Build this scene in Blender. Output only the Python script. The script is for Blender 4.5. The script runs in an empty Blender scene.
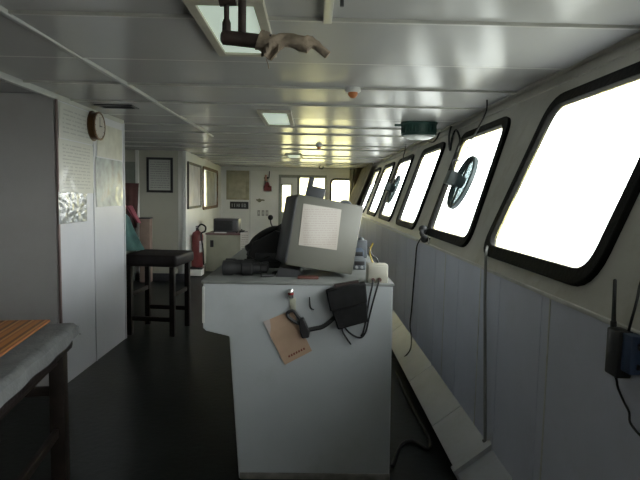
import bpy, bmesh, math, random
from mathutils import Vector, Matrix
random.seed(4)
S = bpy.context.scene
COL = S.collection
R = math.radians

# ------------------------------------------------------------------ camera
EYE = Vector((0, 0, 1.467)); FPX = 530.0
_yaw, _pit, _rol = R(.96), R(4.83), R(1.1)
FW = Vector((math.sin(_yaw)*math.cos(_pit), math.cos(_yaw)*math.cos(_pit), -math.sin(_pit)))
_r0 = Vector((math.cos(_yaw), -math.sin(_yaw), 0)); _u0 = _r0.cross(FW)
RT = _r0*math.cos(_rol) + _u0*math.sin(_rol)
UP = _u0*math.cos(_rol) - _r0*math.sin(_rol)
cd = bpy.data.cameras.new('camera'); cam = bpy.data.objects.new('camera', cd); COL.objects.link(cam)
cd.sensor_width = 36; cd.lens = FPX/640*36; cd.clip_start = .02
cam.matrix_world = Matrix(((RT.x, UP.x, -FW.x, EYE.x), (RT.y, UP.y, -FW.y, EYE.y), (RT.z, UP.z, -FW.z, EYE.z), (0, 0, 0, 1)))
S.camera = cam

# ------------------------------------------------------------------ daylight
w = bpy.data.worlds.new('overcast'); S.world = w; w.use_nodes = True
nt = w.node_tree; nt.nodes.clear()
tc = nt.nodes.new('ShaderNodeTexCoord'); sp = nt.nodes.new('ShaderNodeSeparateXYZ')
rp = nt.nodes.new('ShaderNodeValToRGB'); mp = nt.nodes.new('ShaderNodeMapRange')
mp.inputs['From Min'].default_value = -.5; mp.inputs['From Max'].default_value = .8
e = rp.color_ramp.elements
e[0].position = 0; e[0].color = (.17, .175, .17, 1)          # sea, seen from above
e[1].position = 1; e[1].color = (.70, .74, .78, 1)
n_ = e.new(.36); n_.color = (.30, .31, .305, 1)
n_ = e.new(.40); n_.color = (1, 1, .99, 1)                   # bright haze over the horizon
n_ = e.new(.70); n_.color = (.96, .97, .98, 1)
bg = nt.nodes.new('ShaderNodeBackground'); bg.inputs['Strength'].default_value = 12.8
wo = nt.nodes.new('ShaderNodeOutputWorld')
L = nt.links.new
L(tc.outputs['Generated'], sp.inputs[0]); L(sp.outputs['Z'], mp.inputs['Value']); L(mp.outputs[0], rp.inputs[0])
L(rp.outputs[0], bg.inputs[0]); L(bg.outputs[0], wo.inputs[0])
S.view_settings.view_transform = 'Standard'; S.view_settings.look = 'None'
S.view_settings.exposure = 0.0; S.view_settings.gamma = 1.0; S.view_settings.use_curve_mapping = False

# ------------------------------------------------------------------ where a ray of the photograph meets a real plane
def ray(px, py): return FW + RT*((px-320)/FPX) - UP*((py-240)/FPX)
def on(px, py, p, n):
    d = ray(px, py); p = Vector(p); n = Vector(n)
    return EYE + d*((p-EYE).dot(n)/d.dot(n))
def onx(px, py, v): return on(px, py, (v, 0, 0), (1, 0, 0))
def ony(px, py, v): return on(px, py, (0, v, 0), (0, 1, 0))
def onz(px, py, v): return on(px, py, (0, 0, v), (0, 0, 1))

# ------------------------------------------------------------------ materials
MATS = {}
def mat(name, col, rough=.5, var=.12, scale=6.0, metal=0.0, spec=.5, bump=0.0, bscale=60.0, dirt=None, dscale=2.5, damt=.5, coat=0.0, sheen=0.0):
    if name in MATS: return MATS[name]
    m = bpy.data.materials.new(name); m.use_nodes = True; t = m.node_tree
    b = t.nodes['Principled BSDF']; l = t.links.new
    b.inputs['Roughness'].default_value = rough; b.inputs['Metallic'].default_value = metal
    b.inputs['Specular IOR Level'].default_value = spec; b.inputs['Coat Weight'].default_value = coat
    b.inputs['Sheen Weight'].default_value = sheen
    c = t.nodes.new('ShaderNodeTexCoord')
    n = t.nodes.new('ShaderNodeTexNoise'); n.inputs['Scale'].default_value = scale; n.inputs['Detail'].default_value = 5
    l(c.outputs['Object'], n.inputs['Vector'])
    r = t.nodes.new('ShaderNodeValToRGB'); el = r.color_ramp.elements
    el[0].position = .3; el[1].position = .7
    el[0].color = tuple(x*(1-var) for x in col)+(1,); el[1].color = tuple(min(1, x*(1+var)) for x in col)+(1,)
    l(n.outputs['Fac'], r.inputs[0]); out = r.outputs[0]
    if dirt:
        n2 = t.nodes.new('ShaderNodeTexNoise'); n2.inputs['Scale'].default_value = dscale; n2.inputs['Detail'].default_value = 9; n2.inputs['Roughness'].default_value = .7
        l(c.outputs['Object'], n2.inputs['Vector'])
        r2 = t.nodes.new('ShaderNodeValToRGB'); r2.color_ramp.elements[0].position = .52; r2.color_ramp.elements[1].position = .72
        r2.color_ramp.elements[1].color = (damt, damt, damt, 1)
        l(n2.outputs['Fac'], r2.inputs[0])
        mx = t.nodes.new('ShaderNodeMix'); mx.data_type = 'RGBA'; mx.inputs[7].default_value = tuple(dirt)+(1,)
        l(r2.outputs[0], mx.inputs[0]); l(out, mx.inputs[6]); out = mx.outputs[2]
    l(out, b.inputs['Base Color'])
    if bump:
        n3 = t.nodes.new('ShaderNodeTexNoise'); n3.inputs['Scale'].default_value = bscale; n3.inputs['Detail'].default_value = 3
        l(c.outputs['Object'], n3.inputs['Vector'])
        bp = t.nodes.new('ShaderNodeBump'); bp.inputs['Strength'].default_value = bump; bp.inputs['Distance'].default_value = .01
        l(n3.outputs['Fac'], bp.inputs['Height']); l(bp.outputs[0], b.inputs['Normal'])
    MATS[name] = m
    return m

def printed(name, paper, ink, axis_u, axis_v, rows=18.0, rough=.6, coat=0.0, words=7.0, bump=0.0, bscale=20):
    """paper with lines of small print, too small to read"""
    m = bpy.data.materials.new(name); m.use_nodes = True; t = m.node_tree; l = t.links.new
    b = t.nodes['Principled BSDF']; b.inputs['Roughness'].default_value = rough; b.inputs['Coat Weight'].default_value = coat
    c = t.nodes.new('ShaderNodeTexCoord'); s = t.nodes.new('ShaderNodeSeparateXYZ'); cb = t.nodes.new('ShaderNodeCombineXYZ')
    l(c.outputs['Generated'], s.inputs[0]); l(s.outputs[axis_u], cb.inputs[0]); l(s.outputs[axis_v], cb.inputs[1])
    def math_(op, a, v=None):
        n = t.nodes.new('ShaderNodeMath'); n.operation = op
        l(a, n.inputs[0])
        if v is not None:
            if isinstance(v, (int, float)): n.inputs[1].default_value = v
            else: l(v, n.inputs[1])
        return n.outputs[0]
    u, v = s.outputs[axis_u], s.outputs[axis_v]
    row = math_('FRACT', math_('MULTIPLY', v, rows)); line = math_('MULTIPLY', math_('GREATER_THAN', row, .38), math_('LESS_THAN', row, .72))
    n = t.nodes.new('ShaderNodeTexNoise'); n.inputs['Scale'].default_value = 1; n.inputs['Detail'].default_value = 1
    cb2 = t.nodes.new('ShaderNodeCombineXYZ'); l(math_('MULTIPLY', u, words*4), cb2.inputs[0]); l(math_('FLOOR', math_('MULTIPLY', v, rows)), cb2.inputs[1])
    l(cb2.outputs[0], n.inputs['Vector'])
    word = math_('GREATER_THAN', n.outputs['Fac'], .46)
    ins = math_('MULTIPLY', math_('MULTIPLY', math_('GREATER_THAN', u, .1), math_('LESS_THAN', u, .9)), math_('MULTIPLY', math_('GREATER_THAN', v, .08), math_('LESS_THAN', v, .92)))
    k = math_('MULTIPLY', math_('MULTIPLY', math_('MULTIPLY', line, word), ins), .75)
    mx = t.nodes.new('ShaderNodeMix'); mx.data_type = 'RGBA'; mx.inputs[6].default_value = tuple(paper)+(1,); mx.inputs[7].default_value = tuple(ink)+(1,)
    l(k, mx.inputs[0]); l(mx.outputs[2], b.inputs['Base Color'])
    if bump:
        n3 = t.nodes.new('ShaderNodeTexNoise'); n3.inputs['Scale'].default_value = bscale; n3.inputs['Detail'].default_value = 2
        l(c.outputs['Object'], n3.inputs['Vector'])
        bp = t.nodes.new('ShaderNodeBump'); bp.inputs['Strength'].default_value = bump; bp.inputs['Distance'].default_value = .02
        l(n3.outputs['Fac'], bp.inputs['Height']); l(bp.outputs[0], b.inputs['Normal'])
    return m

def glass_mat(name, tint=(.96, .98, .97), grime=(1.0, .93, .50), base=.012, edge=.72):
    m = bpy.data.materials.new(name); m.use_nodes = True; t = m.node_tree; l = t.links.new
    t.nodes.clear()
    o = t.nodes.new('ShaderNodeOutputMaterial'); tr = t.nodes.new('ShaderNodeBsdfTransparent'); tr.inputs[0].default_value = tint+(1,)
    gl = t.nodes.new('ShaderNodeBsdfGlossy'); gl.inputs['Roughness'].default_value = .03
    fr = t.nodes.new('ShaderNodeValue'); fr.outputs[0].default_value = .035
    m1 = t.nodes.new('ShaderNodeMixShader'); l(fr.outputs[0], m1.inputs[0]); l(tr.outputs[0], m1.inputs[1]); l(gl.outputs[0], m1.inputs[2])
    tl = t.nodes.new('ShaderNodeBsdfTranslucent'); tl.inputs[0].default_value = grime+(1,)
    c = t.nodes.new('ShaderNodeTexCoord'); s = t.nodes.new('ShaderNodeSeparateXYZ'); l(c.outputs['Generated'], s.inputs[0])
    def edge_of(sock):
        a = t.nodes.new('ShaderNodeMath'); a.operation = 'SUBTRACT'; l(sock, a.inputs[0]); a.inputs[1].default_value = .5
        b = t.nodes.new('ShaderNodeMath'); b.operation = 'ABSOLUTE'; l(a.outputs[0], b.inputs[0]); return b.outputs[0]
    mxx = t.nodes.new('ShaderNodeMath'); mxx.operation = 'MAXIMUM'; l(edge_of(s.outputs['Y']), mxx.inputs[0]); l(edge_of(s.outputs['Z']), mxx.inputs[1])
    n = t.nodes.new('ShaderNodeTexNoise'); n.inputs['Scale'].default_value = 9; n.inputs['Detail'].default_value = 6; l(c.outputs['Object'], n.inputs['Vector'])
    ad = t.nodes.new('ShaderNodeMath'); ad.operation = 'MULTIPLY_ADD'; l(n.outputs['Fac'], ad.inputs[0]); ad.inputs[1].default_value = .10; l(mxx.outputs[0], ad.inputs[2])
    mr = t.nodes.new('ShaderNodeMapRange'); mr.inputs['From Min'].default_value = .485; mr.inputs['From Max'].default_value = .56
    mr.inputs['To Min'].default_value = base; mr.inputs['To Max'].default_value = edge; l(ad.outputs[0], mr.inputs['Value'])
    m2 = t.nodes.new('ShaderNodeMixShader'); l(mr.outputs[0], m2.inputs[0]); l(m1.outputs[0], m2.inputs[1]); l(tl.outputs[0], m2.inputs[2])
    l(m2.outputs[0], o.inputs[0])
    MATS[name] = m
    return m

def glow(name, col, strength):
    m = mat(name, col, .4, var=.03); b = m.node_tree.nodes['Principled BSDF']
    b.inputs['Emission Color'].default_value = tuple(col)+(1,); b.inputs['Emission Strength'].default_value = strength
    return m

M_ceil = mat('ceiling_paint', (.50, .50, .49), .22, var=.05, spec=.25, scale=1.2, dirt=(.46, .46, .42), dscale=1.5, damt=.4)
M_cstrip = mat('trunking_paint', (.43, .44, .42), .4, var=.08)
M_wallr = mat('lower_wall_paint', (.58, .595, .68), .42, var=.07, scale=2.0, dirt=(.46, .46, .48), dscale=2.2, damt=.4)
M_band = mat('window_band_paint', (.49, .48, .43), .5, var=.10, scale=3, dirt=(.32, .28, .20), dscale=5, damt=.55)
M_sill = mat('sill_paint', (.60, .59, .55), .4, var=.1, scale=8, dirt=(.35, .31, .24), dscale=9, damt=.5)
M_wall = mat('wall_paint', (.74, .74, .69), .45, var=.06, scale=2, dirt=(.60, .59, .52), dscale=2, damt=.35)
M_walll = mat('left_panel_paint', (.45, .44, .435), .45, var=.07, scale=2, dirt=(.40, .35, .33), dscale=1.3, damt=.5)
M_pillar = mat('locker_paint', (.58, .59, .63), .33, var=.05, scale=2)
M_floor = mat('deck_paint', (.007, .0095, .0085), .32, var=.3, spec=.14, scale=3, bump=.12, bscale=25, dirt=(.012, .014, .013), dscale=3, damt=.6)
M_white = mat('white_paint', (.70, .70, .67), .45, var=.06)
M_cream = mat('cream_frame', (.50, .47, .38), .5, var=.12)
M_rubber = mat('window_rubber', (.0075, .0073, .0068), .65, var=.35, scale=14, bump=.3, bscale=40, dirt=(.018, .016, .010), dscale=9, damt=.5, spec=.12)
M_black = mat('black_plastic', (.018, .018, .019), .45, var=.2, scale=20)
M_blackm = mat('black_rubber', (.012, .012, .013), .6, var=.2, scale=20)
M_dark = mat('dark_metal', (.045, .046, .05), .4, var=.15, scale=12)
M_chrome = mat('chrome', (.75, .75, .73), .15, var=.05, metal=1)
M_console = mat('console_paint', (.44, .465, .48), .42, var=.05, scale=3, dirt=(.37, .385, .385), dscale=3.5, damt=.5)
M_glass = glass_mat('window_glass')
M_wood = mat('dark_wood', (.014, .010, .008), .55, var=.4, scale=10, spec=.2)

# ------------------------------------------------------------------ shapes
class MB:
    def __init__(self): self.bm = bmesh.new()
    def _t(self, vs, m):
        if m is not None: bmesh.ops.transform(self.bm, matrix=m, verts=vs)
    def box(self, lo, hi, bev=0.0, m=None, seg=2):
        lo = Vector(lo); hi = Vector(hi)
        r = bmesh.ops.create_cube(self.bm, size=1.0); vs = r['verts']
        for v in vs: v.co = Vector(((v.co.x+.5)*(hi.x-lo.x)+lo.x, (v.co.y+.5)*(hi.y-lo.y)+lo.y, (v.co.z+.5)*(hi.z-lo.z)+lo.z))
        if bev:
            es = list({e for v in vs for e in v.link_edges})
            rr = bmesh.ops.bevel(self.bm, geom=es, offset=bev, segments=seg, affect='EDGES', profile=.5)
            vs = list({v for f in rr['faces'] for v in f.verts} | {v for v in vs if v.is_valid})
        self._t(vs, m); return self
    def ring(self, c, ax, r, n, ref=None):
        ax = Vector(ax).normalized(); a = Vector(ref) if ref else (Vector((0, 0, 1)) if abs(ax.z) < .9 else Vector((1, 0, 0)))
        x = ax.cross(a).normalized(); y = ax.cross(x)
        return [self.bm.verts.new(Vector(c)+(x*math.cos(2*math.pi*i/n)+y*math.sin(2*math.pi*i/n))*r) for i in range(n)]
    def skin(self, rings, cap=True):
        n = len(rings[0])
        for a, b in zip(rings[:-1], rings[1:]):
            for i in range(n): self.bm.faces.new((a[i], a[(i+1) % n], b[(i+1) % n], b[i]))
        if cap:
            self.bm.faces.new(rings[0][::-1]); self.bm.faces.new(rings[-1])
        return self
    def lathe(self, p, ax, prof, n=24):
        """prof: (distance along axis, radius)"""
        p = Vector(p); ax = Vector(ax).normalized()
        return self.skin([self.ring(p+ax*d, ax, max(r, 1e-4), n) for d, r in prof])
    def cyl(self, a, b, r, n=16, r2=None):
        a = Vector(a); b = Vector(b)
        return self.lathe(a, b-a, [(0, r), ((b-a).length, r if r2 is None else r2)], n)
    def tube(self, pts, r, n=8, smooth=3):
        P = [Vector(p) for p in pts]
        if smooth and len(P) > 2:
            Q = []
            for i in range(len(P)-1):
                p0 = P[max(i-1, 0)]; p1 = P[i]; p2 = P[i+1]; p3 = P[min(i+2, len(P)-1)]
                for k in range(smooth+1):
                    t = k/(smooth+1)
                    Q.append(.5*((2*p1)+(p2-p0)*t+(2*p0-5*p1+4*p2-p3)*t*t+(3*p1-p0-3*p2+p3)*t**3))
            P = Q+[P[-1]]
        rs = r if isinstance(r, (list, tuple)) else [r]*len(P)
        if len(rs) != len(P): rs = [rs[min(int(i*len(rs)/len(P)), len(rs)-1)] for i in range(len(P))]
        rings = []; ref = None
        for i, p in enumerate(P):
            d = (P[min(i+1, len(P)-1)]-P[max(i-1, 0)]).normalized()
            if ref is None: ref = Vector((0, 0, 1)) if abs(d.z) < .9 else Vector((1, 0, 0))
            x = ref-d*ref.dot(d); x.normalize(); ref = x; y = d.cross(x)
            rings.append([self.bm.verts.new(p+(x*math.cos(2*math.pi*k/n)+y*math.sin(2*math.pi*k/n))*rs[i]) for k in range(n)])
        return self.skin(rings)
    def prism(self, poly, vec):
        vec = Vector(vec); a = [self.bm.verts.new(Vector(p)) for p in poly]; b = [self.bm.verts.new(Vector(p)+vec) for p in poly]
        n = len(a); self.bm.faces.new(a[::-1]); self.bm.faces.new(b)
        for i in range(n): self.bm.faces.new((a[i], a[(i+1) % n], b[(i+1) % n], b[i]))
        return self
    def ball(self, c, r, n=14, sc=(1, 1, 1)):
        q = bmesh.ops.create_uvsphere(self.bm, u_segments=n, v_segments=n//2+2, radius=r)
        for v in q['verts']: v.co = Vector((v.co.x*sc[0], v.co.y*sc[1], v.co.z*sc[2]))+Vector(c)
        return self
    def grid(self, f, nu, nv, thick=0.0):
        vs = [[self.bm.verts.new(f(i/nu, j/nv)) for j in range(nv+1)] for i in range(nu+1)]
        fs = [self.bm.faces.new((vs[i][j], vs[i+1][j], vs[i+1][j+1], vs[i][j+1])) for i in range(nu) for j in range(nv)]
        if thick: bmesh.ops.recalc_face_normals(self.bm, faces=fs); bmesh.ops.solidify(self.bm, geom=fs, thickness=thick)
        return self
    def mesh(self, me, m):
        k = len(self.bm.verts); self.bm.from_mesh(me); self.bm.verts.ensure_lookup_table()
        self._t(self.bm.verts[k:], m); return self
    def build(self, name, material, parent=None, origin=None, smooth=True, bevel=0.0, m=None):
        if m is not None: bmesh.ops.transform(self.bm, matrix=m, verts=self.bm.verts)
        bmesh.ops.recalc_face_normals(self.bm, faces=self.bm.faces)
        if parent is not None:
            r = parent
            while r.parent: r = r.parent
            off = r.location.copy()
        else: off = Vector(origin) if origin is not None else Vector((0, 0, 0))
        for v in self.bm.verts: v.co -= off
        me = bpy.data.meshes.new(name); self.bm.to_mesh(me); self.bm.free()
        me.materials.append(material)
        o = bpy.data.objects.new(name, me); COL.objects.link(o)
        if parent is not None: o.parent = parent
        else: o.location = off
        if smooth:
            for p in me.polygons: p.use_smooth = True
            try: me.set_sharp_from_angle(angle=R(38))
            except Exception: pass
        if bevel:
            b = o.modifiers.new('bevel', 'BEVEL'); b.width = bevel; b.segments = 2; b.limit_method = 'ANGLE'; b.angle_limit = R(50)
        return o

def plate(outer, holes, t, bev=0.0):
    """flat sheet with holes, in its own u, v plane, thickness t either side of 0"""
    c = bpy.data.curves.new('sheet', 'CURVE'); c.dimensions = '2D'; c.fill_mode = 'BOTH'; c.extrude = t/2-bev; c.bevel_depth = bev; c.bevel_resolution = 1
    for poly in [outer]+list(holes):
        s = c.splines.new('POLY'); s.points.add(len(poly)-1); s.use_cyclic_u = True
        for q, p in zip(s.points, poly): q.co = (p[0], p[1], 0, 1)
    o = bpy.data.objects.new('sheet', c); COL.objects.link(o)
    dg = bpy.context.evaluated_depsgraph_get(); dg.update()
    me = bpy.data.meshes.new_from_object(o.evaluated_get(dg))
    bpy.data.objects.remove(o); bpy.data.curves.remove(c)
    return me

def rounded(quad, r, n=6):
    out = []; k = len(quad)
    for i in range(k):
        p = Vector(quad[i]).to_2d(); a = Vector(quad[i-1]).to_2d(); b = Vector(quad[(i+1) % k]).to_2d()
        p0 = p+(a-p).normalized()*r; p1 = p+(b-p).normalized()*r
        for j in range(n+1):
            t = j/n; q = p0*(1-t)**2+p*2*t*(1-t)+p1*t*t; out.append((q.x, q.y))
    return out

def frame_m(o, u, v):
    u = Vector(u).normalized(); v = Vector(v).normalized(); n = u.cross(v)
    return Matrix(((u.x, v.x, n.x, o[0]), (u.y, v.y, n.y, o[1]), (u.z, v.z, n.z, o[2]), (0, 0, 0, 1)))

def tag(o, label, cat, group=None):
    o['label'] = label; o['category'] = cat
    if group: o['group'] = group
    return o
def struct(o): o['kind'] = 'structure'; return o
def thing(name, label, cat, loc, group=None):
    o = bpy.data.objects.new(name, None); COL.objects.link(o); o.location = loc; o.empty_display_size = .1
    return tag(o, label, cat, group)

# ================================================================== THE ROOM
H = 2.15; Y0, Y1 = -3.3, 13.7; XL = -3.3
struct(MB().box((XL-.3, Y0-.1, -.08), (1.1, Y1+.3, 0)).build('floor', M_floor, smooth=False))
# ceiling: transverse steel panels with a raised lip at every joint
cl = MB(); k = -9; seam = []
while 2.13+.66*k < Y1: seam.append(2.13+.66*k); k += 1
ed = [Y0-.1]+[s for s in seam if s > Y0]+[Y1+.2]
for i, (a, b) in enumerate(zip(ed[:-1], ed[1:])):
    dz = .004*((i*7) % 3-1); tl = .005*((i*5) % 3-1)
    cl.prism([(XL-.3, a+.006, H+dz), (XL-.3, b-.006, H+dz+tl), (XL-.3, b-.006, H+.08), (XL-.3, a+.006, H+.08)], (1.8-XL, 0, 0))
ceiling = struct(cl.build('ceiling', M_ceil, smooth=False))
lp = MB()
for s in ed[1:-1]: lp.box((XL-.3, s-.0075, H-.009), (1.5, s+.0075, H+.08))
lp.build('joint_strip', mat('joint_cream', (.50, .50, .46), .3, var=.12, scale=9), ceiling, smooth=False)
struct(MB().box((-1.205, Y0, H-.016), (-1.18, 6.4, H+.02), .003).build('trim_1', M_cstrip))
struct(MB().box((-1.87, Y0, H-.035), (-1.835, 5.25, H+.02), .004).build('trim_2', M_cstrip))
struct(MB().box((.03, Y0, H-.02), (.065, 2.12, H+.02), .003).build('trim_3', M_cstrip))

# wall under the windows, with joint battens, and its sill
wr = MB().box((.926, Y0, 0), (1.06, Y1, 1.10))
for y in [.72, 1.4, 2.08, 2.55, 3.28, 3.9, 4.5, 5.1, 5.7, 6.3, 6.9, 7.5, 8.1, 8.7, 9.3, 10]: wr.box((.9235, y-.009, 0), (.93, y+.009, 1.08), .001)
struct(wr.build('wall_right', M_wallr, smooth=False))
js = MB()
for y in (2.0, 2.84, 3.6): js.box((.9225, y-.004, .15), (.93, y+.004, 1.085), .001)
struct(js.build('trim_16', M_sill, smooth=False))
struct(MB().box((.917, Y0, 1.088), (.96, Y1, 1.104), .003).build('trim_4', M_sill))
struct(MB().box((.884, 4.45, 1.092), (.96, 12.5, 1.112), .004).build('trim_17', M_white))
# the window band leans outward
SL = .394; vv = Vector((SL, 0, 1)).normalized(); BM = frame_m((.926, 0, 1.10), (0, 1, 0), vv); KZ = math.sqrt(1+SL*SL)
def bandp(y, z, off=0.0):
    """a point on the leaning band at depth y and height z, off metres to the inside"""
    return Vector((.926+SL*(z-1.10), y, z)) - Vector((vv.z, 0, -vv.x))*off
WIN = [(1.80, 2.86, 1.78, 2.80), (3.22, 4.29, 3.46, 4.49), (4.90, 5.88, 5.12, 6.10), (6.40, 7.45, 6.68, 7.75), (7.92, 9.05, 8.20, 9.28), (9.68, 10.6, 9.84, 10.75), (.28, 1.38, .24, 1.34), (-1.3, -.2, -1.36, -.26), (-2.9, -1.8, -2.95, -1.85)]  # rearmost windows, unseen behind the camera, are added to brighten near faces
def quad(wn, g):
    a, b, c, d = wn
    zb, zt = (1.205-1.10)*KZ-g, (1.955-1.10)*KZ+g
    return [(a-g, zb), (b+g, zb), (d+g, zt), (c-g, zt)]
holes = [rounded(quad(q, .035), .13) for q in WIN]
vt = (H-1.10)*KZ+.02
struct(MB().mesh(plate([(Y0, 0), (Y1, 0), (Y1, vt), (Y0, vt)], holes, .018), BM@Matrix.Translation((0, 0, .009))).build('wall_front', M_band, smooth=False))
struct(MB().mesh(plate([(Y0, 0), (Y1, 0), (Y1, .035), (Y0, .035)], [], .012), BM@Matrix.Translation((0, vt-.10, -.006))).build('trim_5', M_band, smooth=False))
for i, q in enumerate(WIN):
    f = MB().mesh(plate(rounded(quad(q, .046), .14), [rounded(quad(q, -.006), .10)], .04, .006), BM@Matrix.Translation((0, 0, -.002))).build('window_%d' % (i+1), M_rubber)
    struct(f)
    MB().mesh(plate(rounded(quad(q, .012), .115), [], .008), BM@Matrix.Translation((0, 0, .010))).build('pane', M_glass, f, smooth=False)
struct(MB().box((1.3, Y0, H-.01), (1.62, Y1, H+.1)).build('trim_6', M_band, smooth=False))

# far wall with its door opening and windows
def fy(px, py): p = ony(px, py, Y1); return (p.x, p.z)
def frect(x0, y0, x1, y1):
    a = fy(x0, y0); b = fy(x1, y1); return [(a[0], b[1]), (b[0], b[1]), (b[0], a[1]), (a[0], a[1])]
FM = frame_m((0, Y1, 0), (1, 0, 0), (0, 0, 1))
fh = [frect(282.3, 185, 290.5, 212), frect(298.5, 177.5, 324, 218), rounded(frect(331.8, 180, 351.5, 208), .1)]
struct(MB().mesh(plate([(XL, -.02), (1.5, -.02), (1.5, H+.02), (XL, H+.02)], fh, .1), FM@Matrix.Translation((0, 0, -.05))).build('wall_far', mat('far_paint', (.80, .80, .76), .45, var=.05, scale=2), smooth=False))
struct(MB().box((XL, Y1-.05, 2.055), (1.4, Y1+.005, 2.15)).build('trim_7', M_wall, smooth=False))
for i, (q, rr, m_) in enumerate(((fh[0], 0, M_dark), (fh[1], 0, M_dark))):
    x0 = min(p[0] for p in q); x1 = max(p[0] for p in q); z0 = min(p[1] for p in q); z1 = max(p[1] for p in q)
    o_ = [(x0-.03, z0-.03), (x1+.03, z0-.03), (x1+.03, z1+.03), (x0-.03, z1+.03)]
    f = struct(MB().mesh(plate(o_, [[(x0, z0), (x1, z0), (x1, z1), (x0, z1)]], .05), FM@Matrix.Translation((0, 0, .005))).build('window_%d' % (10+i), mat('grey_frame', (.22, .23, .20), .5)))
    MB().box((x0-.01, Y1+.02, z0-.01), (x1+.01, Y1+.026, z1+.01)).build('pane', M_glass, f, smooth=False)
f = struct(MB().mesh(plate(rounded(frect(330.2, 178.3, 353.2, 210), .13), [fh[2]], .06), FM@Matrix.Translation((0, 0, .01))).build('window_13', M_rubber))
a, b = fy(331, 179), fy(352, 209)
MB().box((a[0]-.01, Y1+.03, b[1]-.01), (b[0]+.01, Y1+.036, a[1]+.01)).build('pane', M_glass, f, smooth=False)
# door casing round the two far lights
dk = MB(); a = fy(280.5, 175.5); b = fy(298, 252)
dk.box((a[0]-.04, Y1-.045, 0), (a[0]+.02, Y1-.001, a[1])).box((b[0]-.03, Y1-.045, 0), (b[0]+.02, Y1-.001, a[1])).box((a[0]-.04, Y1-.045, a[1]-.05), (fy(326, 200)[0], Y1-.001, a[1]+.02))
struct(dk.build('trim_8', mat('door_casing', (.30, .31, .27), .5)))
struct(MB().box((a[0]+.02, Y1-.035, .05), (b[0]-.03, Y1-.012, fy(285, 213)[1])).build('door_1', mat('door_paint', (.36, .37, .33), .5), smooth=False))
a = fy(250.5, 180)
struct(MB().box((a[0]-.03, Y1-.02, 0), (a[0]+.02, Y1-.001, 2.06)).build('trim_9', M_white))

# far stretch of the left side: a wall that runs slightly outward, with a deep window
LA = Vector((-2.09, 8.75, 0)); LB = Vector((-2.33, Y1, 0)); LU = (LB-LA).normalized(); LN = Vector((LU.y, -LU.x, 0)); LM = frame_m(LA, LU, (0, 0, 1))
def onl(px, py, off=0.0): return on(px, py, LA+LN*off, LN)
def lu(px, py): p = onl(px, py); return ((p-LA).dot(LU), p.z)
def lrect(x0, y0a, y0b, x1):
    a = lu(x0, y0a); b = lu(x0, y0b); c = lu(x1, y0a); return [(a[0], b[1]), (c[0], b[1]), (c[0], a[1]), (a[0], a[1])]
wq = lrect(202.8, 169, 207, 216.8); WLen = (LB-LA).length
struct(MB().mesh(plate([(0, -.02), (WLen, -.02), (WLen, H+.02), (0, H+.02)], [rounded(wq, .08)], .10), LM@Matrix.Translation((0, 0, -.05))).build('wall_left', M_wall, smooth=False))
def grow(q, g): return [(q[0][0]-g, q[0][1]-g), (q[1][0]+g, q[1][1]-g), (q[2][0]+g, q[2][1]+g), (q[3][0]-g, q[3][1]+g)]
wf = struct(MB().mesh(plate(rounded(grow(wq, .06), .1), [rounded(wq, .08)], .03), LM@Matrix.Translation((0, 0, .012))).build('window_12', mat('rusty_frame', (.14, .085, .045), .6, var=.6, scale=12, dirt=(.25, .11, .03), dscale=6, damt=.8)))
um = wq[0][0]+(wq[1][0]-wq[0][0])*.40
MB().mesh(plate([(wq[0][0]-.02, wq[0][1]-.02), (um, wq[0][1]-.02), (um, wq[2][1]+.02), (wq[0][0]-.02, wq[2][1]+.02)], [], .01), LM@Matrix.Translation((0, 0, -.07))).build('pane', M_glass, wf, smooth=False)
MB().mesh(plate([(um, wq[0][1]-.02), (wq[1][0]+.02, wq[0][1]-.02), (wq[1][0]+.02, wq[2][1]+.02), (um, wq[2][1]+.02)], [], .03), LM@Matrix.Translation((0, 0, -.06))).build('board', mat('window_board', (.50, .49, .43), .35, var=.3, scale=3, dirt=(.12, .10, .06), dscale=4, damt=.8), wf, smooth=False)  # opaque mottled panel, added in place of the opening's dim far reveal

# bulkhead facing the camera at the back of the alcove, and the alcove itself
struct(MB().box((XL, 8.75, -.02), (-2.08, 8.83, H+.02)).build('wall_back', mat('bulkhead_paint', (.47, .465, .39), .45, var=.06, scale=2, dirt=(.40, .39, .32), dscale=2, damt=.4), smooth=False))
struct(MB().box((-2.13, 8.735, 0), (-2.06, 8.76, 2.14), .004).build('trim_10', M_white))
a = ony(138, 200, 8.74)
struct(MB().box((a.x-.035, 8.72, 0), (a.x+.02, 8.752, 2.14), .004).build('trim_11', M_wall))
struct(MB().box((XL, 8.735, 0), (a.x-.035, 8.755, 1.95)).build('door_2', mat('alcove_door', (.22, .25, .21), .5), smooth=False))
struct(MB().box((-2.9, 8.72, 0), (-2.08, 8.75, .13), .004).build('baseboard_back', M_dark))
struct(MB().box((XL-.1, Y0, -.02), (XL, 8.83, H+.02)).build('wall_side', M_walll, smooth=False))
struct(MB().box((XL-.1, Y0-.1, -.02), (1.6, Y0, H+.02)).build('wall_rear', M_wall, smooth=False))
# locker block: its near side faces the camera, its long side faces the windows
lk = MB().box((XL, 3.90, -.01), (-1.84, 5.25, H+.01))
struct(lk.build('wall_locker', M_pillar, smooth=False))
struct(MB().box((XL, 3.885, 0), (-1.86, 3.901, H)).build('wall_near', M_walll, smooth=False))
tr = MB()
tr.box((-1.852, 3.884, 0), (-1.836, 3.905, 2.13), .003)
struct(tr.build('trim_12', mat('brown_edge', (.22, .16, .15), .5)))
a = onx(94, 200, -1.84)
struct(MB().box((-1.842, a.y-.012, 0), (-1.834, a.y+.012, 2.12), .002).build('trim_13', M_pillar))
struct(MB().box((-1.842, 5.23, 0), (-1.832, 5.254, 2.12), .002).build('trim_14', M_pillar))

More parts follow.
